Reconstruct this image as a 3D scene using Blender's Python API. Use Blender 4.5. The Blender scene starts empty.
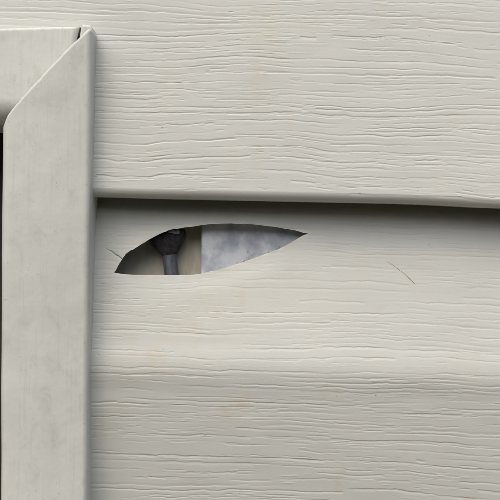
import bpy, math
import numpy as np
from mathutils import Matrix, Vector

sc = bpy.context.scene
COL = sc.collection
rng = np.random.default_rng(7)

# ------------------------------------------------------------------ camera
Z0 = 1.30                      # height of the picture centre above the ground
D = 0.34                       # camera to the front plane of the siding
S = 0.00028                    # metres per photo pixel on that plane
ROLL = math.radians(1.0)
cam = bpy.data.cameras.new('camera')
cam_o = bpy.data.objects.new('camera', cam); COL.objects.link(cam_o)
cr, sr = math.cos(ROLL), math.sin(ROLL)
right, up, back = Vector((cr, 0, sr)), Vector((-sr, 0, cr)), Vector((0, -1, 0))
m = Matrix.Identity(4)
for i, v in enumerate((right, up, back)):
    for j in range(3):
        m[j][i] = v[j]
m.translation = Vector((0, -D, Z0))
cam_o.matrix_world = m
cam.sensor_width = 36; cam.sensor_fit = 'HORIZONTAL'
cam.lens = 36 * D / (500 * S)
cam.clip_start = 0.01; cam.clip_end = 2000
sc.camera = cam_o

# ------------------------------------------------------------------ sky, sun, exposure
SUN_EL, SUN_AZ = math.radians(58), math.radians(24)     # azimuth: to the left of straight out from the wall
w = bpy.data.worlds.new('World'); sc.world = w; w.use_nodes = True
nt = w.node_tree; nt.nodes.clear()
sky = nt.nodes.new('ShaderNodeTexSky'); sky.sky_type = 'NISHITA'; sky.sun_disc = False
sky.sun_elevation = SUN_EL; sky.sun_rotation = math.pi + SUN_AZ
sky.air_density = 1.0; sky.dust_density = 6.0; sky.ozone_density = 0.6
bg = nt.nodes.new('ShaderNodeBackground'); bg.inputs['Strength'].default_value = 0.12
wo = nt.nodes.new('ShaderNodeOutputWorld')
nt.links.new(sky.outputs[0], bg.inputs[0]); nt.links.new(bg.outputs[0], wo.inputs[0])
sun = bpy.data.lights.new('sun', 'SUN'); sun.energy = 1.5; sun.angle = math.radians(75); sun.color = (1.0, 0.975, 0.94)
sun_o = bpy.data.objects.new('sun', sun); COL.objects.link(sun_o)
sd = Vector((-math.sin(SUN_AZ) * math.cos(SUN_EL), -math.cos(SUN_AZ) * math.cos(SUN_EL), math.sin(SUN_EL)))
sun_o.rotation_euler = sd.to_track_quat('Z', 'Y').to_euler(); sun_o.location = (0, -3, 5)
sc.view_settings.view_transform = 'Standard'; sc.view_settings.look = 'None'
sc.view_settings.gamma = 1; sc.view_settings.use_curve_mapping = False
sc.view_settings.exposure = 0.37

# ------------------------------------------------------------------ helpers
def P(px, py, r=0.0):
    """photo pixel -> wall (x, z) for a point lying r metres behind the front plane"""
    px = np.asarray(px, float); py = np.asarray(py, float)
    k = S * (D + r) / D
    a, b = (px - 250) * k, (250 - py) * k
    return a * cr - b * sr, a * sr + b * cr + Z0

def smooth01(t):
    t = np.clip(t, 0, 1); return t * t * (3 - 2 * t)

def mesh_from(name, V, F, mat, parent=None, smooth=True):
    """V (n,3), F (m,4) or (m,3) int array -> one linked mesh object"""
    V = np.asarray(V, np.float32); F = np.asarray(F, np.int32)
    me = bpy.data.meshes.new(name)
    n, k = F.shape
    me.vertices.add(len(V)); me.vertices.foreach_set('co', V.ravel())
    me.loops.add(n * k); me.loops.foreach_set('vertex_index', F.ravel())
    me.polygons.add(n)
    me.polygons.foreach_set('loop_start', np.arange(0, n * k, k, dtype=np.int32))
    me.polygons.foreach_set('loop_total', np.full(n, k, np.int32))
    me.update(calc_edges=True); me.validate()
    me.polygons.foreach_set('use_smooth', np.full(len(me.polygons), smooth, bool))
    me.materials.append(mat)
    o = bpy.data.objects.new(name, me); COL.objects.link(o)
    if parent: o.parent = parent
    return o

def grid_faces(idx):
    return np.stack([idx[:-1, :-1], idx[1:, :-1], idx[1:, 1:], idx[:-1, 1:]], -1).reshape(-1, 4)

def box_obj(name, x0, x1, y0, y1, z0, z1, mat, parent=None, bev=0.0):
    import bmesh
    bm = bmesh.new()
    vs = [bm.verts.new((x, y, z)) for x in (x0, x1) for y in (y0, y1) for z in (z0, z1)]
    for f in ((0, 1, 3, 2), (4, 6, 7, 5), (0, 4, 5, 1), (2, 3, 7, 6), (0, 2, 6, 4), (1, 5, 7, 3)):
        bm.faces.new([vs[i] for i in f])
    bmesh.ops.recalc_face_normals(bm, faces=bm.faces[:])
    if bev:
        bmesh.ops.bevel(bm, geom=bm.edges[:], offset=bev, segments=2, profile=0.5, affect='EDGES')
    me = bpy.data.meshes.new(name); bm.to_mesh(me); bm.free(); me.materials.append(mat)
    o = bpy.data.objects.new(name, me); COL.objects.link(o)
    if parent: o.parent = parent
    return o

def empty(name, loc):
    o = bpy.data.objects.new(name, None); COL.objects.link(o); o.location = loc; o.empty_display_size = 0.02
    return o

def adopt(parent):
    """children were built in world space"""
    for c in parent.children:
        c.matrix_parent_inverse = Matrix.Translation(parent.location).inverted()

def tag(o, label=None, cat=None, group=None, kind=None):
    for k, v in (('label', label), ('category', cat), ('group', group), ('kind', kind)):
        if v: o[k] = v
    return o

def vnoise(x, y, seed=0):
    """smooth 2-D value noise in numpy, about -1..1"""
    r = np.random.default_rng(seed).uniform(-1, 1, (256, 256))
    xi = np.floor(x).astype(int); yi = np.floor(y).astype(int)
    fx = smooth01(x - xi); fy = smooth01(y - yi)
    a, b = r[xi & 255, yi & 255], r[(xi + 1) & 255, yi & 255]
    c, d = r[xi & 255, (yi + 1) & 255], r[(xi + 1) & 255, (yi + 1) & 255]
    return (a * (1 - fx) + b * fx) * (1 - fy) + (c * (1 - fx) + d * fx) * fy

# ------------------------------------------------------------------ materials
class NT:
    def __init__(self, name):
        self.m = bpy.data.materials.new(name); self.m.use_nodes = True
        self.t = self.m.node_tree; self.b = self.t.nodes['Principled BSDF']
        self.pos = self.n('ShaderNodeNewGeometry').outputs['Position']
    def n(self, kind, **kw):
        o = self.t.nodes.new(kind)
        for k, v in kw.items(): setattr(o, k, v)
        return o
    def set(self, sock, v):
        if isinstance(v, bpy.types.NodeSocket): self.t.links.new(v, sock)
        else: sock.default_value = v
    def noise(self, scale, detail=4, rough=0.55, vec=None, dist=0.0):
        o = self.n('ShaderNodeTexNoise'); self.set(o.inputs['Vector'], vec or self.pos)
        o.inputs['Scale'].default_value = scale; o.inputs['Detail'].default_value = detail
        o.inputs['Roughness'].default_value = rough; o.inputs['Distortion'].default_value = dist
        return o.outputs['Fac']
    def stretch(self, sx, sy, sz):
        o = self.n('ShaderNodeMapping'); self.set(o.inputs['Vector'], self.pos)
        o.inputs['Scale'].default_value = (sx, sy, sz); return o.outputs[0]
    def remap(self, f, a, b, c=0.0, d=1.0):
        o = self.n('ShaderNodeMapRange'); o.clamp = True; o.interpolation_type = 'SMOOTHSTEP'
        self.set(o.inputs[0], f)
        for i, v in enumerate((a, b, c, d)): o.inputs[i + 1].default_value = v
        return o.outputs[0]
    def mix(self, f, a, b):
        o = self.n('ShaderNodeMix', data_type='RGBA')
        self.set(o.inputs[0], f); self.set(o.inputs[6], a); self.set(o.inputs[7], b); return o.outputs[2]
    def math(self, op, a, b):
        o = self.n('ShaderNodeMath', operation=op); self.set(o.inputs[0], a); self.set(o.inputs[1], b); return o.outputs[0]
    def attr(self, name):
        return self.n('ShaderNodeAttribute', attribute_name=name).outputs['Fac']
    def bump(self, h, dist, strength=1.0, prev=None):
        o = self.n('ShaderNodeBump'); self.set(o.inputs['Height'], h); self.set(o.inputs['Strength'], strength)
        o.inputs['Distance'].default_value = dist
        if prev: self.set(o.inputs['Normal'], prev)
        return o.outputs[0]
    def done(self, col, rough, spec=0.5, normal=None, metal=0.0):
        self.set(self.b.inputs['Base Color'], col); self.set(self.b.inputs['Roughness'], rough)
        self.b.inputs['Specular IOR Level'].default_value = spec; self.b.inputs['Metallic'].default_value = metal
        if normal: self.set(self.b.inputs['Normal'], normal)
        return self.m

def c4(r, g, b): return (r, g, b, 1)

def vinyl_siding():
    k = NT('cream_vinyl')
    col = k.mix(k.remap(k.noise(22, 3), 0.35, 0.7), c4(0.548, 0.570, 0.535), c4(0.528, 0.552, 0.522))
    streak = k.noise(1.0, 3, 0.6, k.stretch(260, 260, 25))
    col = k.mix(k.math('MULTIPLY', k.remap(streak, 0.52, 0.75), 0.22), col, c4(0.58, 0.53, 0.43))
    grime = k.noise(1.0, 5, 0.65, k.stretch(90, 90, 420))
    col = k.mix(k.math('MULTIPLY', k.remap(grime, 0.5, 0.78), 0.25), col, c4(0.47, 0.45, 0.41))
    col = k.mix(k.attr('stain'), col, c4(0.53, 0.49, 0.35))
    col = k.mix(k.attr('stress'), col, c4(0.74, 0.73, 0.68))
    speck = k.noise(900, 1, 0.4)
    col = k.mix(k.math('MULTIPLY', k.remap(speck, 0.80, 0.86), 0.6), col, c4(0.16, 0.13, 0.09))
    fine = k.bump(k.noise(1.0, 4, 0.6, k.stretch(900, 900, 3500)), 0.00002, 1.0)
    grain = k.noise(1.0, 4, 0.6, k.stretch(28, 28, 520), 0.4)
    ridge = k.remap(k.math('ABSOLUTE', k.math('SUBTRACT', grain, 0.5), 0.0), 0.0, 0.035)
    nrm = k.bump(ridge, 0.00018, k.attr('outer'), fine)
    rough = k.remap(k.noise(160, 3), 0.3, 0.7, 0.42, 0.56)
    return k.done(col, rough, 0.35, nrm)

def trim_vinyl():
    k = NT('weathered_trim_vinyl')
    col = k.mix(k.remap(k.noise(40, 3), 0.35, 0.7), c4(0.59, 0.613, 0.575), c4(0.556, 0.579, 0.545))
    smudge = k.noise(1.0, 5, 0.65, k.stretch(210, 210, 130), 0.6)
    col = k.mix(k.math('MULTIPLY', k.remap(smudge, 0.52, 0.70), 0.27), col, c4(0.36, 0.365, 0.325))
    scuff = k.noise(1.0, 4, 0.7, k.stretch(800, 800, 260), 0.8)
    col = k.mix(k.math('MULTIPLY', k.remap(scuff, 0.60, 0.72), 0.4), col, c4(0.66, 0.67, 0.64))
    line = k.noise(1.0, 4, 0.65, k.stretch(1500, 1500, 40), 0.3)
    col = k.mix(k.math('MULTIPLY', k.remap(line, 0.5, 0.72), 0.22), col, c4(0.40, 0.40, 0.36))
    pit = k.noise(1100, 2, 0.5)
    col = k.mix(k.math('MULTIPLY', k.remap(pit, 0.68, 0.76), 0.35), col, c4(0.25, 0.24, 0.20))
    nrm = k.bump(k.noise(700, 4, 0.6), 0.00003, 1.0, k.bump(k.remap(scuff, 0.62, 0.74), 0.00002, 1.0, k.bump(k.noise(90, 3), 0.0004, 0.6)))
    return k.done(col, k.remap(k.noise(130, 4), 0.3, 0.7, 0.42, 0.62), 0.35, nrm)

def simple(name, ca, cb, scale, rough, spec=0.4, bumpd=0.0002, metal=0.0, st=(1, 1, 1)):
    k = NT(name)
    f = k.noise(scale, 5, 0.62, k.stretch(*st))
    return k.done(k.mix(k.remap(f, 0.35, 0.68), c4(*ca), c4(*cb)), rough, spec, k.bump(f, bumpd), metal)

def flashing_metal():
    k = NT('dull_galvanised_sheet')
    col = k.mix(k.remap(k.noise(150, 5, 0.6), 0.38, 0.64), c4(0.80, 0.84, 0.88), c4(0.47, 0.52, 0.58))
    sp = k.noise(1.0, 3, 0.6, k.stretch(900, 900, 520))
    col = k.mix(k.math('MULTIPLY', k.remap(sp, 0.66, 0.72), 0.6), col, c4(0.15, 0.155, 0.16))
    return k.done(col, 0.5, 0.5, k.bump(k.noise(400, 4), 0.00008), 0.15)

M = dict(
    siding=vinyl_siding(), trim=trim_vinyl(), flash=flashing_metal(),
    board=simple('tan_sheathing', (0.66, 0.63, 0.52), (0.50, 0.47, 0.38), 220, 0.8, 0.2, 0.0002, 0, (1, 1, 0.35)),
    nailhead=simple('black_nail_head', (0.018, 0.018, 0.022), (0.05, 0.05, 0.055), 700, 0.42, 0.5, 0.0001),
    shank=simple('grey_nail_shank', (0.17, 0.185, 0.215), (0.10, 0.11, 0.13), 600, 0.45, 0.5, 0.00006, 0.5, (1, 1, 0.4)),
    sash=simple('shade_dark_sash', (0.022, 0.019, 0.017), (0.03, 0.026, 0.022), 200, 0.5),  # near-black colour stands in for deep shade in the gap by the trim
    fibre=simple('dry_brown_fibre', (0.46, 0.37, 0.22), (0.33, 0.25, 0.14), 900, 0.7, 0.2, 0.00002),
    light_blocker=simple('light_blocker_leaves', (0.045, 0.055, 0.022), (0.085, 0.085, 0.042), 30, 0.6, 0.3, 0.01),  # leaf colour of the added, unseen light blocker
    concrete=simple('grey_concrete', (0.34, 0.33, 0.31), (0.25, 0.24, 0.23), 14, 0.9, 0.2, 0.003),
    ground=simple('bare_earth_and_gravel', (0.145, 0.115, 0.08), (0.20, 0.165, 0.12), 5, 0.95, 0.1, 0.02),
)
kg = NT('window_glass')
kg.b.inputs['Transmission Weight'].default_value = 0.0
M['glass'] = kg.done(c4(0.02, 0.022, 0.024), 0.04, 0.6)

# ------------------------------------------------------------------ ground
g = mesh_from('ground', [(-600, -600, 0), (600, -600, 0), (600, 600, 0), (-600, 600, 0)], [(0, 1, 2, 3)], M['ground'], smooth=False)
tag(g, kind='structure')

# leafy screen added behind the camera, out of view, to block horizon light
hr = np.random.default_rng(5)
light_blocker = empty('light_blocker', (0, -3.4, 0))
tag(light_blocker, 'unseen leafy screen added to block low sky light', 'light_blocker')
xg = np.linspace(-9, 9, 150); zg = np.linspace(0, 2.5, 40)
HXg, HZg = np.meshgrid(xg, zg)
dep = 0.22 * vnoise(HXg / 0.35 + 50, HZg / 0.3 + 9, 71) + 0.12 * vnoise(HXg / 0.12 + 50, HZg / 0.1 + 9, 72) - 0.25 * (HZg / 2.5) ** 6
fr_ = np.stack([HXg, -3.0 + dep, HZg], -1); bk_ = np.stack([HXg, -4.0 - dep, HZg], -1)
ring = np.concatenate([fr_, bk_[::-1]]); nr = ring.shape[0]
mesh_from('blocker_foliage', ring.reshape(-1, 3), grid_faces(np.arange(ring.shape[0] * ring.shape[1]).reshape(ring.shape[:2])), M['light_blocker'], light_blocker)
lc = np.stack([hr.uniform(-9, 9, 9000), -3.0 + hr.uniform(-0.1, 0.28, 9000), hr.uniform(0, 2.55, 9000)], -1)
ld = hr.normal(0, 1, (9000, 2, 3)); ld /= np.linalg.norm(ld, axis=2)[..., None]
lv = np.stack([lc - ld[:, 0] * .05, lc + ld[:, 1] * .025, lc + ld[:, 0] * .05, lc - ld[:, 1] * .025], 1).reshape(-1, 3)
tag(mesh_from('leaf', lv, np.arange(36000).reshape(-1, 4), M['light_blocker'], light_blocker, smooth=False), kind='stuff')  # leaf cards of the added blocker
adopt(light_blocker)

# ------------------------------------------------------------------ embossed grain as a height field (metres)
GX0, GX1, GZ0, GZ1, GR = -0.108, 0.108, Z0 - 0.106, Z0 + 0.106, 0.0001
NX, NZ = int((GX1 - GX0) / GR), int((GZ1 - GZ0) / GR)
H = np.zeros((NZ, NX), np.float32)

# the butt edge (lower front edge) of the upper panel, read off the photograph
bx, bz = P([-400, 90, 150, 275, 400, 440, 500, 560, 1100], [191.5, 196.6, 198.4, 201, 203.6, 205.2, 208.6, 211, 227], 0.002)
def butt(x):
    x = np.asarray(x, float)
    return (np.interp(x - 0.004, bx, bz) + np.interp(x, bx, bz) + np.interp(x + 0.004, bx, bz)) / 3
BEND = -0.0475                 # offset of the bend below the butt edge

def flow(x, v):
    return 0.0014 * vnoise(x / 0.034 + 7, v / 0.014 + 40, 11) + 0.0004 * vnoise(x / 0.011 + 7, v / 0.006 + 20, 12)

def groove(x0, x1, v0, depth, wu, wl, wig, seed, sign=1):
    c0, c1 = max(0, int((x0 - GX0) / GR)), min(NX - 1, int((x1 - GX0) / GR))
    if c1 - c0 < 4: return
    xs = GX0 + np.arange(c0, c1) * GR
    s = (xs - x0) / (x1 - x0)
    v = v0 + flow(xs, np.full_like(xs, v0)) + wig * vnoise(xs / 0.0042, np.full_like(xs, seed * 1.37), 13) \
        + wig * 0.45 * vnoise(xs / 0.0013, np.full_like(xs, seed * 2.11 + 50), 14)
    v = v + butt(xs) - float(butt(0.0))
    d = depth * smooth01(s / 0.10) * smooth01((1 - s) / 0.22) * (0.72 + 0.38 * vnoise(xs / 0.007, np.full_like(xs, seed * 0.77 + 9), 15))
    d = np.maximum(d, 0)
    rc = (v - GZ0) / GR
    base = np.floor(rc).astype(int)
    span = int(wl * 1.9 / GR) + 2
    for k in range(-span, int(wu / GR) + 3):
        row = base + k
        ok = (row >= 0) & (row < NZ)
        t = (row - rc) * GR                     # >0: above the line
        h = np.where(t >= 0, -d * (1 - smooth01(t / wu)), -d * (1 - smooth01(-t / wl)))
        lip = d * (0.22 if wl < 0.00048 and wu < 0.00048 else 0.0) * np.exp(-((t + 1.35 * wl) / (0.35 * wl)) ** 2)
        rr, cc = row[ok], (np.arange(c0, c1))[ok]
        cur = H[rr, cc]
        if sign < 0:                            # a raised thread instead of a groove
            H[rr, cc] = np.where(cur > -1e-6, np.maximum(cur, -0.75 * h[ok]), cur)
            continue
        H[rr, cc] = np.where(h[ok] < -1e-6, np.minimum(cur, h[ok]), np.maximum(cur, lip[ok] * (cur > -1e-6)))

bc = float(butt(0.0))
def strength_at(v):
    o = v - bc
    if o > 0: return 1.0
    if o > BEND: return 0.68 + 0.22 * min(1, max(0, (-o - 0.008) / 0.030))
    return 1.0
v = GZ0; n = 0
while v < GZ1:
    # long wandering veins, broken here and there
    x = GX0 - rng.uniform(0, 0.05)
    while x < GX1:
        L = rng.lognormal(math.log(0.085), 0.55)
        a = strength_at(v) * rng.uniform(0.6, 1.2)
        sharp_w, soft_w, q = rng.uniform(0.00012, 0.00018), rng.uniform(0.0005, 0.0010), rng.random()
        wu_, wl_ = (sharp_w, soft_w) if q < 0.5 else (soft_w, sharp_w * 1.1) if q < 0.82 else (sharp_w, 2 * sharp_w)
        groove(x, x + L, v + rng.normal(0, 0.00022), 0.000115 * a, wu_, wl_, 0.00024, n)
        x += L + rng.exponential(0.007) - 0.002; n += 1
    v += rng.uniform(0.0009, 0.00165)
for _ in range(5200):            # short ticks between the veins
    v = rng.uniform(GZ0, GZ1); x = rng.uniform(GX0, GX1)
    if vnoise(np.array([x / 0.022 + 30]), np.array([v / 0.0055 + 60]), 16)[0] < -0.12: continue
    a = strength_at(v); a = a if a > 0.9 else a * 0.7
    L = rng.lognormal(math.log(0.0042), 0.6)
    groove(x, x + L, v, 0.000075 * a * rng.uniform(0.5, 1.3), 0.00016, rng.uniform(0.00025, 0.0004), 0.00012, n, -1 if rng.random() < 0.45 else 1); n += 1
# hair crack running up and left from the blunt end of the hole
cxp, czp = P([103.5, 110.5, 116.5, 121.8], [247.6, 251.0, 255.2, 258.8], 0.008)
i0, i1 = int((cxp[0] - 0.001 - GX0) / GR), int((cxp[-1] + 0.001 - GX0) / GR)
j0, j1 = int((czp[-1] - 0.001 - GZ0) / GR), int((czp[0] + 0.001 - GZ0) / GR)
JJ, II = np.mgrid[j0:j1, i0:i1]
qx, qz = GX0 + II * GR, GZ0 + JJ * GR
tq = np.linspace(0, 3, 200); lx, lz = np.interp(tq, range(4), cxp), np.interp(tq, range(4), czp)
dist = np.sqrt(((qx[..., None] - lx) ** 2 + (qz[..., None] - lz) ** 2).min(-1))
H[j0:j1, i0:i1] = np.minimum(H[j0:j1, i0:i1], -0.0009 * np.clip(1 - dist / 0.00013, 0, 1) * smooth01((qx - cxp[0]) / 0.004 + 0.12))

def sample_H(x, z):
    fx = np.clip((x - GX0) / GR, 0, NX - 1.01); fz = np.clip((z - GZ0) / GR, 0, NZ - 1.01)
    i, j = fx.astype(int), fz.astype(int); a, b = fx - i, fz - j
    h = (H[j, i] * (1 - a) + H[j, i + 1] * a) * (1 - b) + (H[j + 1, i] * (1 - a) + H[j + 1, i + 1] * a) * b
    wgt = smooth01((x - GX0) / 0.006) * smooth01((GX1 - x) / 0.006) * smooth01((z - GZ0) / 0.006) * smooth01((GZ1 - z) / 0.006)
    return h * wgt, wgt

STAINS = [(264, 50, 9, 40, .42), (255, 100, 12, 10, .25), (185, 335, 38, 24, .42), (336, 390, 7, 5, .6), (233, 408, 10, 9, .6),
          (343, 478, 7, 8, .6), (118, 405, 16, 8, .35), (100, 432, 8, 14, .35), (470, 497, 9, 5, .4), (135, 372, 30, 8, .28),
          (215, 300, 40, 14, .24), (455, 118, 8, 5, .2), (300, 22, 26, 6, .26)]
def stain_at(x, z):
    s = np.zeros_like(x)
    wob = 0.004 * vnoise(x / 0.003, z / 0.003, 21)
    for px, py, sx, sy, a in STAINS:
        cx, cz = P(px, py, 0.003)
        q = ((x - cx + wob * sx / 12) / (sx * S)) ** 2 + ((z - cz + wob * sy / 12) / (sy * S)) ** 2
        s += a * np.exp(-q) * (0.75 + 0.5 * vnoise(x / 0.0012, z / 0.0007, 22))
    return np.clip(s, 0, 0.8)

def finish_panel(o, V, outer):
    x, z = V[:, 0].astype(float), V[:, 2].astype(float)
    for nm, val in (('stain', stain_at(x, z)), ('outer', outer)):
        a = o.data.attributes.new(nm, 'FLOAT', 'POINT'); a.data.foreach_set('value', np.asarray(val, np.float32))

def undulate(x, z):
    return 0.00022 * vnoise(x / 0.045 + 3, z / 0.03 + 8, 31) + 0.00005 * vnoise(x / 0.012 + 3, z / 0.0045 + 8, 32)

# ------------------------------------------------------------------ the siding wall
wall = empty('siding_wall', (0.1, 0, 0))
tag(wall, 'wall clad in cream wood grain vinyl siding, one panel torn open', 'wall', kind='thing')
PITCH = 0.1042                 # exposure of one course
XL, XR = -0.72, 0.85
XC = float(P(62, 250, 0.004)[0])        # siding ends behind the vertical trim here
XD0, XD1 = float(P(-90, 250)[0]), float(P(590, 250)[0])
LIP = 0.0026

def cols(x0, x1, fine=()):
    dense0, dense1 = max(x0, XD0), min(x1, XD1)
    xs = [np.arange(dense0, dense1, 0.00034)]
    if x0 < dense0: xs.append(np.linspace(x0, dense0, 16)[:-1])
    xs.append(np.linspace(dense1, x1, 24))
    for a, b in fine: xs.append(np.arange(a, b, 0.00009))
    xs = np.unique(np.concatenate(xs)); keep = np.concatenate([[True], np.diff(xs) > 0.00004])
    return xs[keep]

# upper panel: (offset above its butt edge, recess) from hidden top to the return under the lip
T_UP = math.tan(math.radians(5.6))
def rec_upper(o):
    r = (o - LIP) * T_UP
    rb = (PITCH + BEND - LIP) * T_UP
    return np.where(o < PITCH + BEND, r, rb + (o - PITCH - BEND) * 0.14)
o_face = np.concatenate([np.arange(PITCH + 0.004, 0.075, -0.0015), np.arange(0.075, LIP, -0.00011)])
ph = np.linspace(0, math.pi / 2, 22)
o_up = np.concatenate([o_face, LIP * (1 - np.sin(ph)), [0.0001, 0.0002, 0.0003]])
r_up = np.concatenate([rec_upper(o_face), LIP * (1 - np.cos(ph)), [0.006, 0.010, 0.0155]])
hw_up = np.concatenate([np.ones(len(o_face)), 1 - smooth01(ph / 0.8), [0, 0, 0]])
def bulge(x, o):
    return 0.0012 * smooth01((x + 0.035) / 0.13) * np.exp(-(np.clip(o, 0, 1) / 0.06) ** 2)
xs = cols(XL, XR)
X, O = np.meshgrid(xs, o_up); R = np.broadcast_to(r_up[:, None], X.shape)
Z = butt(X) + O
h, wgt = sample_H(X, Z)
Y = R - h * hw_up[:, None] - undulate(X, Z) * (R < 0.012) - bulge(X, O) * (R < 0.013)
V = np.stack([X, Y, Z], -1).reshape(-1, 3)
F = grid_faces(np.arange(X.size).reshape(X.shape))
cx, cz = V[F].mean(1)[:, 0], V[F].mean(1)[:, 2]
xv, zt = float(P(86, 40)[0]), float(P(40, 32)[1])
F = F[~((cx < xv) & (cz < zt))]
pan_u = mesh_from('siding_panel', V, F[:, ::-1], M['siding'], wall)
finish_panel(pan_u, V, 1 - wgt.ravel())
pan_u['label'] = 'upper siding panel with rounded butt edge'

# torn panel: cove sloping out to a bend, then the face, buckled slightly inwards
R_TOP, R_BEND = 0.0106, 0.0012
def rec_lower(o):
    t = (o - BEND) / (0 - BEND)
    cove = R_BEND + (R_TOP - R_BEND) * t + 0.003 * smooth01((o + 0.0034) / 0.0028)
    face = R_BEND + (BEND - o) * math.tan(math.radians(3.6))
    k = 0.0075                                   # soft bend
    a = smooth01((o - BEND + k) / (2 * k))
    return np.where(o > BEND + k, cove, np.where(o < BEND - k, face, face * (1 - a) + cove * a))

hp_u = [(114.6, 272.8), (117, 268.5), (119.5, 262), (122.2, 257.5), (128, 252.5), (134, 248.4), (143, 242.8), (153, 237.4), (162, 232.8),
        (170, 229.9), (180, 227.8), (190, 226.4), (206, 224.2), (228, 223.2), (250, 223.7), (276, 226.6), (293, 230.0), (301, 232.0), (308.6, 233.8)]
hp_l = [(114.6, 272.8), (122, 274.2), (135, 274.9), (166, 275.3), (190, 275.1), (199, 274.3), (207, 272.6), (228, 267.0), (250, 259.8), (276, 250.4),
        (286, 245.2), (294, 240.9), (300, 237.0), (304, 235.0), (308.6, 233.8)]
def hole_curve(pts):
    a = np.array(pts)
    x, z = P(a[:, 0], a[:, 1], 0.0075)
    return x, z
hux, huz = hole_curve(hp_u); hlx, hlz = hole_curve(hp_l)
HX0, HX1 = hux[0], hux[-1]
def smooth_interp(x, xp, zp):
    k = 0.0006
    acc = sum(np.interp(np.clip(x + d * k, HX0, HX1), xp, zp) for d in (-2, -1, 0, 1, 2)) / 5
    e = smooth01(np.minimum(x - HX0, HX1 - x) / 0.0016)
    return acc * e + np.interp(x, xp, zp) * (1 - e)

fx0, fx1 = float(P(101, 255, .008)[0]), float(P(128, 255, .008)[0])
xs = cols(XC, XR, [(fx0, fx1)])
# columns exactly on the two tips of the hole
for t in (HX0, HX1): xs[np.argmin(abs(xs - t))] = t
MID, OT, OB = -0.014, -0.0012, -0.034
oA = np.concatenate([np.linspace(0.007, 0.0005, 8), np.arange(OT, MID, -0.00014), [MID]])
oB = np.concatenate([[MID], np.arange(MID - 0.00012, -0.0965, -0.00012), np.arange(-0.098, -PITCH - 0.0001, -0.0015)])
inh = (xs > HX0 + 1e-7) & (xs < HX1 - 1e-7)
bt = butt(xs)
xc_ = np.clip(xs, HX0, HX1)
zu = smooth_interp(xc_, hux, huz) - bt; zl = smooth_interp(xc_, hlx, hlz) - bt
zu = zu + np.where(inh, (0.00007 + 0.00016 * np.exp(-(xs - HX0) / 0.0015)) * vnoise(xs / 0.0009, xs * 0, 41), 0); zl = zl + np.where(inh, 0.00005 * vnoise(xs / 0.002, xs * 0 + 5, 42), 0)
zu[~inh] = zl[~inh] = np.where(xs < HX0 + 1e-6, huz[0] - butt(HX0), huz[-1] - butt(HX1))[~inh]
def warp(o, target):
    o = o[:, None]; out = np.broadcast_to(o, (len(o), len(target))).copy()
    up_ = (o <= OT) & (o >= MID); dn = (o < MID) & (o >= OB)
    U = OT + (o - OT) / (MID - OT) * (target[None] - OT)
    Dn = OB + (o - OB) / (MID - OB) * (target[None] - OB)
    return np.where(up_, U, np.where(dn, Dn, out))
OA = warp(oA, zu)
oB2 = oB.copy(); oB2[0] = MID - 1e-9
OBm = warp(oB2, zl)
nA, nB, nc = len(oA), len(oB), len(xs)
idA = np.arange(nA * nc).reshape(nA, nc)
idB = np.arange(nA * nc, (nA + nB) * nc).reshape(nB, nc)
idB[0, ~inh] = idA[-1, ~inh]
Oall = np.concatenate([OA, OBm]); Xall = np.broadcast_to(xs, Oall.shape)
Zall = butt(Xall) + Oall
h, wgt = sample_H(Xall, Zall)
# the cut lower lip is pushed in a touch, the upper one stands out
lipw = np.where(inh, smooth01((zu - zl) / 0.013), 0)
push = np.zeros_like(Oall)
push[nA:] = 0.0005 * lipw * np.exp(-((Oall[nA:] - zl) / 0.004) ** 2)
push[:nA] = -0.0004 * lipw * np.exp(-((Oall[:nA] - zu) / 0.004) ** 2)
Yall = rec_lower(Oall) - h - undulate(Xall, Zall) + push
Yall[:4] += 0.0
V = np.stack([Xall, Yall, Zall], -1).reshape(-1, 3)
F = np.concatenate([grid_faces(idA), grid_faces(idB)])
# thickness of the cut edge: rim going back, then a ring behind the sheet
ci = np.where((xs >= HX0 - 1e-7) & (xs <= HX1 + 1e-7))[0]
TH = 0.00105
loopU, loopL = idA[-1, ci], idB[0, ci]
vu, vl = V[loopU].copy(), V[loopL].copy()
base = len(V)
rows = []
for src, sgn in ((vu, 1), (vl, -1)):
    b1 = src.copy(); b1[:, 1] += TH
    b2 = b1.copy(); b2[:, 2] += sgn * 0.004; b2[:, 1] += sgn * 0.0008
    rows += [b1, b2]
nci = len(ci)
Vx = np.concatenate([V] + rows)
r_ = [base + k * nci + np.arange(nci) for k in range(4)]
rimU = np.stack([loopU, r_[0], r_[1]]); rimL = np.stack([r_[3], r_[2], loopL])
F = np.concatenate([F, grid_faces(rimU), grid_faces(rimL)])
pan_l = mesh_from('siding_panel', Vx, F[:, ::-1], M['siding'], wall)
finish_panel(pan_l, Vx, np.concatenate([1 - wgt.ravel(), np.zeros(4 * nci)]))
near = np.concatenate([np.exp(-np.clip(OA - zu, 0, 1) / 0.0005), np.exp(-np.clip(zl - OBm, 0, 1) / 0.0005)])
dx_ = np.maximum(np.maximum(HX0 - Xall, Xall - HX1), 0)
near = near * np.exp(-dx_ / 0.0006) * np.clip(0.45 + 0.6 * vnoise(Xall / 0.0022, Zall / 0.0022, 45), 0, 1)
sa = pan_l.data.attributes.new('stress', 'FLOAT', 'POINT'); sa.data.foreach_set('value', np.concatenate([near.ravel(), np.full(4 * nci, 0.5)]).astype(np.float32))
pan_l['label'] = 'torn siding panel with a leaf shaped hole'
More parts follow.
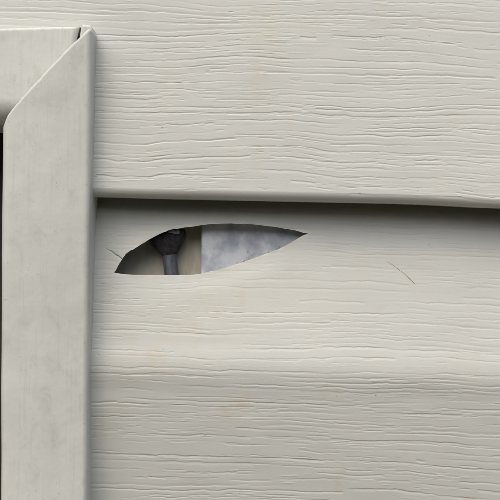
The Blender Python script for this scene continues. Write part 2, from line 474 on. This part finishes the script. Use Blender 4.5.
# sharp edge along the cut
sharp = set(zip(loopU[:-1].tolist(), loopU[1:].tolist())) | set(zip(loopL[:-1].tolist(), loopL[1:].tolist()))
at = pan_l.data.attributes.new('sharp_edge', 'BOOLEAN', 'EDGE')
ev = np.empty(len(pan_l.data.edges) * 2, np.int32); pan_l.data.edges.foreach_get('vertices', ev); ev = ev.reshape(-1, 2)
isloop = np.zeros(len(Vx), bool); isloop[loopU] = True; isloop[loopL] = True
isback = np.zeros(len(Vx), bool); isback[r_[0]] = True; isback[r_[2]] = True
cand = (isloop[ev[:, 0]] & isloop[ev[:, 1]]) | (isback[ev[:, 0]] & isback[ev[:, 1]])
at.data.foreach_set('value', cand)

# plain courses above and below the picture
def course_mesh(x0, x1):
    xs = np.linspace(x0, x1, 40)
    of = np.concatenate([np.linspace(PITCH + 0.004, LIP, 40)])
    p2 = np.linspace(0, math.pi / 2, 8)[1:]
    o = np.concatenate([of, LIP * (1 - np.sin(p2)), [0.0003]])
    t = np.clip((of - PITCH - BEND) / (-BEND), 0, 1.2)
    rf = np.where(of > PITCH + BEND, 0.0015 + 0.0097 * t, (of - LIP) * 0.0277)
    r = np.concatenate([rf, LIP * (1 - np.cos(p2)), [0.0155]])
    X, O = np.meshgrid(xs, o)
    V = np.stack([X, np.broadcast_to(r[:, None], X.shape), O], -1).reshape(-1, 3)
    return V, grid_faces(np.arange(X.size).reshape(X.shape))[:, ::-1]
SLOPE = float(butt(0.09) - butt(-0.05)) / 0.14
def plain_course(x0, x1, k, src={}):
    key = (round(x0, 3), round(x1, 3))
    if key not in src:
        V, F = course_mesh(x0, x1); V[:, 2] += (V[:, 0]) * SLOPE * 0.6
        o = mesh_from('siding_panel', V, F, M['siding'], wall)
        finish_panel(o, V + [0, 0, 40], np.ones(len(V))); src[key] = o
    else:
        o = src[key].copy(); COL.objects.link(o); o.parent = wall
    o.location = (0, 0, bc + k * PITCH)
    return o
WIN_L = -0.62                                     # far side of the window
WIN_B = Z0 - 0.75
for k in range(1, 8): plain_course(XL, XR, k) if k > 1 else None
plain_course(XL, XR, 1)
k = -2
while bc + k * PITCH > 0.16:
    if bc + (k + 1) * PITCH < WIN_B - 0.02: plain_course(XL, XR, k)
    else: plain_course(XC, XR, k)
    k -= 1
KBOT = k + 1
ZB, ZT = bc + KBOT * PITCH, bc + 8 * PITCH
# sheathing behind the siding, leaving the window opening free
RS = 0.0168
XW = float(P(2, 300, 0.0)[0])
box_obj('sheathing_board', XW + 0.003, XR, RS, RS + 0.012, ZB, ZT, M['board'], wall)
box_obj('sheathing_board', XL, XW - 0.006, RS, RS + 0.012, Z0 + 0.045, ZT, M['board'], wall)
box_obj('sheathing_board', XL, XW - 0.006, RS, RS + 0.012, ZB, WIN_B - 0.01, M['board'], wall)
box_obj('foundation', XL, XR, 0.004, 0.2, -0.02, ZB - 0.002, M['concrete'], wall, 0.004)
adopt(wall)

# ------------------------------------------------------------------ window trim: mitred vinyl strips
trim = empty('window_trim', (XW + 0.0125, 0, WIN_B))
tag(trim, 'weathered pale vinyl window trim with mitred corner, left of the torn panel', 'trim', kind='thing')

def strip(name, prof, ends, mat, edge=None):
    """prof: list of profile points per row (n rows given by arrays) -> swept sheet"""
    return None

# vertical strip
zb_v = WIN_B
RF = -0.006
def x_edge(pa, pb, r):
    (xa, za), (xb, zb) = P(*pa, r), P(*pb, r)
    return lambda z: xa + (z - za) * (xb - xa) / (zb - za)
xR_ = x_edge((92.3, 28), (87.4, 500), RF + 0.002); xL_ = x_edge((4.2, 125), (2.0, 500), RF + 0.003)
mp = np.array([(0, 131), (2.5, 126.5), (5, 121), (8, 115), (12, 109.6), (20, 100.2), (35, 84), (50, 68), (65, 52.2), (80, 37.4), (85, 32.4), (89, 29), (92, 27.6), (100, 27.4)])
mx, mz = P(mp[:, 0], mp[:, 1], RF)
a1 = np.linspace(0, math.pi / 2, 9); rr, rl = 0.0014, 0.0020
prof = []                                        # (side, distance from that side, recess)
prof += [('R', 0, 0.012), ('R', 0, 0.004), ('R', 0, RF + rr)]
prof += [('R', rr * (1 - math.cos(a)), RF + rr * (1 - math.sin(a))) for a in a1[1:]]
NF = 40
prof += [('F', t, RF) for t in np.linspace(0, 1, NF)[1:-1]]
prof += [('L', rl * (1 - math.sin(a)), RF + rl * (1 - math.cos(a))) for a in a1]
prof += [('L', 0, 0.004), ('L', 0, 0.012), ('L', 0, 0.024)]
s_rows = np.concatenate([np.linspace(0, 0.24, 200), np.linspace(0.24, 1, 40)[1:]])
zref = float(mz[6])
Vv = []
for s in s_rows:
    for side, d, r in prof:
        z = Z0; x = 0
        ztop = zref
        for _ in range(3):                        # top cut depends on x, x on z
            z = ztop * (1 - s) + zb_v * s
            xl, xr = xL_(z), xR_(z)
            x = xr - d if side == 'R' else xl + d if side == 'L' else (xr - rr) + (xl + rl - xr + rr) * d
            ztop = float(np.interp(x, mx, mz))
        Vv.append((x, r, z))
Vv = np.array(Vv); npf = len(prof)
front = Vv[:, 1] < 0.0
crown = np.clip((Vv[:, 0] - xL_(Vv[:, 2])) / (xR_(Vv[:, 2]) - xL_(Vv[:, 2])), 0, 1)
Vv[:, 1] += np.where(front, 0.00025 * vnoise(Vv[:, 0] / 0.014, Vv[:, 2] / 0.03, 51) + 0.00008 * vnoise(Vv[:, 0] / 0.004, Vv[:, 2] / 0.006, 52)
                     - 0.0006 * np.sin(crown * math.pi), 0)
Vv[:, 0] += 0.00012 * vnoise(Vv[:, 2] / 0.02, Vv[:, 2] * 0, 53)
idx = np.arange(len(Vv)).reshape(-1, npf)
top = Vv[:npf].copy(); top[:, 1] += 0.0011; top[:, 0] = np.clip(top[:, 0], xL_(Z0) + 0.0008, xR_(Z0) - 0.0008)
tr = len(Vv) + np.arange(npf)
VV = np.concatenate([Vv, top])
F = np.concatenate([grid_faces(idx), grid_faces(np.stack([tr, idx[0]]))])
vs = mesh_from('trim_strip', VV, F[:, ::-1], M['trim'], trim)
vs['label'] = 'upright trim strip with slanted mitre cut'

# horizontal strip over the window
RH = -0.0046
zt_ = P([-200, 0, 78, 120], [29.0, 27.4, 25.2, 24.6], RH); zb_ = P([-200, 0, 90], [124.5, 123, 121.5], RH)
prof_h = []                                       # (fraction from 'T'/'B', dist, recess)
rt = 0.0009
prof_h += [('T', 0, 0.013), ('T', 0, 0.005), ('T', 0, RH + rt + 0.0012)]
prof_h += [('T', rt * (1 - math.cos(a)), RH + 0.0012 + rt * (1 - math.sin(a))) for a in a1[1:]]
RB = 0.0062
prof_h += [('F', t, RH + 0.0012 * (1 - t)) for t in np.linspace(0, 1, 30)[1:-1]]
prof_h += [('B', RB * (1 - math.sin(a)), RH + RB * (1 - math.cos(a))) for a in a1]
prof_h += [('B', 0, 0.008), ('B', 0, 0.024)]
# right-hand end: a slanted cut at the top, then under the upright strip
ex, ez = P([78.8, 78.2, 76.9, 75.9, 75.2, 62, 40, 20, 8, 8], [24, 27, 33, 38, 46, 60, 84, 106, 124, 140], RH)
xl_far = WIN_L - 0.02
s_c = np.concatenate([np.linspace(0, 0.2, 70), np.linspace(0.2, 1, 24)[1:]])
Vh = []
for s in s_c:
    for side, d, r in prof_h:
        x = -0.06; z = Z0
        for _ in range(3):
            zt0 = np.interp(x, *zt_); zb0 = np.interp(x, *zb_)
            z = zt0 - d if side == 'T' else zb0 + d if side == 'B' else (zt0 - rt) + (zb0 + RB - zt0 + rt) * d
            xe = np.interp(-z, -ez, ex)
            x = xe * (1 - s) + xl_far * s
        Vh.append((x, r, z))
Vh = np.array(Vh); nph = len(prof_h)
Vh[:, 1] += np.where(Vh[:, 1] < 0, 0.0002 * vnoise(Vh[:, 0] / 0.02, Vh[:, 2] / 0.012, 54), 0)
idx = np.arange(len(Vh)).reshape(-1, nph)
endc = Vh[:nph].copy(); endc[:, 1] += 0.0011
VH = np.concatenate([Vh, endc]); tr = len(Vh) + np.arange(nph)
F = np.concatenate([grid_faces(idx), grid_faces(np.stack([tr, idx[0]]))])
hs = mesh_from('trim_strip', VH, F, M['trim'], trim)
hs['label'] = 'level trim strip tucked under the upright'

# folded tab of the upright strip at the very corner
tp = [(80.9, 25.4), (83.5, 24.7), (88.5, 24.7), (91, 25.8), (92.2, 28), (92.2, 40), (78.8, 45), (79.3, 36), (80.4, 30)]
tx, tz = P([p[0] for p in tp], [p[1] for p in tp], -0.004)
n_ = len(tp)
import bmesh
bm = bmesh.new()
fr = [bm.verts.new((tx[i], -0.0040, tz[i])) for i in range(n_)]; bk = [bm.verts.new((tx[i], 0.004, tz[i])) for i in range(n_)]
bm.faces.new(fr); bm.faces.new(bk[::-1])
for i in range(n_): bm.faces.new((fr[i], bk[i], bk[(i + 1) % n_], fr[(i + 1) % n_]))
bmesh.ops.recalc_face_normals(bm, faces=bm.faces[:])
bmesh.ops.bevel(bm, geom=[e for e in bm.edges if all(v_ in fr for v_ in e.verts)], offset=0.0006, segments=3, profile=0.5, affect='EDGES')
me = bpy.data.meshes.new('corner_tab'); bm.to_mesh(me); bm.free(); me.materials.append(M['trim'])
tab = bpy.data.objects.new('corner_tab', me); COL.objects.link(tab); tab.parent = trim
# far strips that close the frame round the window, out of the picture
W_ = 0.0246
box_obj('trim_strip', WIN_L - W_, WIN_L, -0.0055, 0.024, WIN_B, float(zb_[1][1]) + 0.004, M['trim'], trim, 0.0015)
box_obj('trim_strip', WIN_L - W_, XW + W_, -0.0058, 0.024, WIN_B - W_ - 0.001, WIN_B - 0.001, M['trim'], trim, 0.0015)
adopt(trim)

# ------------------------------------------------------------------ window behind the trim
win = empty('window', ((WIN_L + XW) / 2, 0.03, WIN_B))
tag(win, 'dark window recessed behind the upright trim strip', 'window', kind='thing')
wt = float(zb_[1][1]) + 0.002
fw = 0.035
for a in ((WIN_L, WIN_L + fw, WIN_B, wt), (XW - fw - 0.003, XW - 0.003, WIN_B, wt), (WIN_L + fw, XW - fw - 0.003, WIN_B, WIN_B + fw), (WIN_L + fw, XW - fw - 0.003, wt - fw, wt)):
    box_obj('frame', a[0] + 0.0002, a[1] - 0.0002, 0.0262, 0.055, a[2] + 0.0002, a[3] - 0.0002, M['sash'], win, 0.002)
box_obj('pane', WIN_L + fw - 0.004, XW - fw + 0.001, 0.038, 0.042, WIN_B + fw - 0.004, wt - fw + 0.004, M['glass'], win)
adopt(win)

# ------------------------------------------------------------------ things seen through the hole
# bluish sheet: a real edge at its left, slightly bowed
fxl = float(P(202.0, 250, 0.0125)[0]); fxr = float(P(345, 250, 0.0125)[0])
zf1, zf0 = bc - 0.0055, bc - 0.06
u = np.linspace(0, 1, 60); q = np.linspace(0, 1, 70)
U, Q = np.meshgrid(u, q)
X = fxl + (fxr - fxl) * U + 0.0006 * (Q - 0.5); Z = zf1 + (zf0 - zf1) * Q
Yf = 0.0129 - 0.0014 * np.exp(-U / 0.035) * (Q - 0.3) + 0.0006 * np.sin(U * 5) + 0.00025 * vnoise(X / 0.006, Z / 0.006, 61)
Vf = np.stack([X, Yf, Z], -1).reshape(-1, 3); Vb = Vf + [0, 0.0007, 0]
idf = np.arange(X.size).reshape(X.shape); idb = idf + X.size
F = [grid_faces(idf)[:, ::-1], grid_faces(idb)]
for e1, e2 in ((idf[:, 0], idb[:, 0]), (idb[:, -1], idf[:, -1]), (idb[0], idf[0]), (idf[-1], idb[-1])):
    F.append(grid_faces(np.stack([e1, e2]))[:, ::-1])
fl = mesh_from('metal_flashing', np.concatenate([Vf, Vb]), np.concatenate(F), M['flash'])
tag(fl, 'bluish grey speckled metal sheet seen in the right of the hole', 'flashing')

# nail: flared black head, grey shank, leaning against the sheathing
nx, nz = P(167.6, 243, 0.013)
nail = empty('nail', (float(nx), 0.0138, float(nz)))
tag(nail, 'nail with black flared head and grey shank in the left of the hole', 'nail')
def lathe(name, prof, mat, parent, seg=36, squash=1.0, lump=0.0):
    Vn, Fn = [], []
    for r, z in prof:
        for k in range(seg):
            a = 2 * math.pi * k / seg
            wob = 1 + 0.02 * math.sin(3 * a + z * 900) + 0.012 * math.sin(7 * a)
            Vn.append((r * math.cos(a) * wob, r * math.sin(a) * wob * squash, z))
    for i in range(len(prof) - 1):
        for k in range(seg):
            Fn.append((i * seg + k, (i + 1) * seg + k, (i + 1) * seg + (k + 1) % seg, i * seg + (k + 1) % seg))
    Vn = np.array(Vn)
    if lump: Vn += lump * np.stack([vnoise(Vn[:, 0] / 0.0022 + i * 9, Vn[:, 2] / 0.002 + Vn[:, 1] / 0.003 + 20, 80 + i) for i in range(3)], -1)
    return mesh_from(name, Vn, Fn, mat, parent)
MMM = 0.001
hd = lathe('head', [(a * MMM, b * MMM) for a, b in ((0.01, 3.3), (3.4, 3.4), (5.0, 3.2), (5.5, 2.8), (5.6, 2.0), (5.4, 1.1), (4.9, 0.2), (3.9, -1.2), (3.0, -2.5), (2.3, -3.6), (2.1, -4.0))], M['nailhead'], nail, squash=0.52, lump=0.0004)
shk = lathe('shank', [(a * MMM, b * MMM) for a, b in ((2.1, -3.6), (2.08, -5), (2.1, -9), (2.1, -14), (2.05, -17), (1.2, -19.5), (0.05, -21.5))], M['shank'], nail)
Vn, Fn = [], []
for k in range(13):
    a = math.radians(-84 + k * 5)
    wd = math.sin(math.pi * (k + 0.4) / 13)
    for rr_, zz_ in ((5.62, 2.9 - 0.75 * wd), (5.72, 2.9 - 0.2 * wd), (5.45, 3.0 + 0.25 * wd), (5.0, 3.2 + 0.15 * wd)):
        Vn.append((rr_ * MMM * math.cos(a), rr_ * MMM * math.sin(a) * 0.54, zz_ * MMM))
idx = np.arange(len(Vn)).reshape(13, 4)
wr = mesh_from('rim_highlight', np.array(Vn), grid_faces(idx), M['flash'], nail)  # highlight painted as a pale crescent on the head's right top
nail.rotation_euler = (math.radians(-3), math.radians(-8.0), 0)

# ------------------------------------------------------------------ a dry fibre stuck on the torn panel
fp = np.array([(387, 261.3), (391, 263.6), (398, 268.6), (404, 273.6), (409, 278.4), (414.5, 284)])
t = np.linspace(0, len(fp) - 1, 60)
fpx, fpy = np.interp(t, range(len(fp)), fp[:, 0]), np.interp(t, range(len(fp)), fp[:, 1])
fx_, fz_ = P(fpx, fpy, 0.007)
ys = rec_lower(fz_ - butt(fx_)) - undulate(fx_, fz_)
s = np.linspace(0, 1, 60)
rad = 0.000075 * (0.35 + 0.65 * smooth01((s - 0.15) / 0.35)) * (0.5 + 0.5 * smooth01((1 - s) / 0.25))
ys = ys - rad * 0.8 - 0.00006 * np.sin(s * 9)
Vn, Fn = [], []
tang = np.gradient(np.stack([fx_, ys, fz_], -1), axis=0); tang /= np.linalg.norm(tang, axis=1)[:, None]
side = np.cross(tang, [0, -1, 0]); side /= np.linalg.norm(side, axis=1)[:, None]
for i in range(60):
    for k in range(6):
        a = math.pi * 2 * k / 6
        Vn.append(np.array([fx_[i], ys[i], fz_[i]]) + rad[i] * (math.cos(a) * side[i] + math.sin(a) * np.array([0, -1, 0])))
for i in range(59):
    for k in range(6): Fn.append((i * 6 + k, i * 6 + (k + 1) % 6, (i + 1) * 6 + (k + 1) % 6, (i + 1) * 6 + k))
fb = mesh_from('plant_fibre', np.array(Vn), Fn, M['fibre'])
tag(fb, 'thin curved brown fibre stuck on the siding right of the hole', 'fibre')
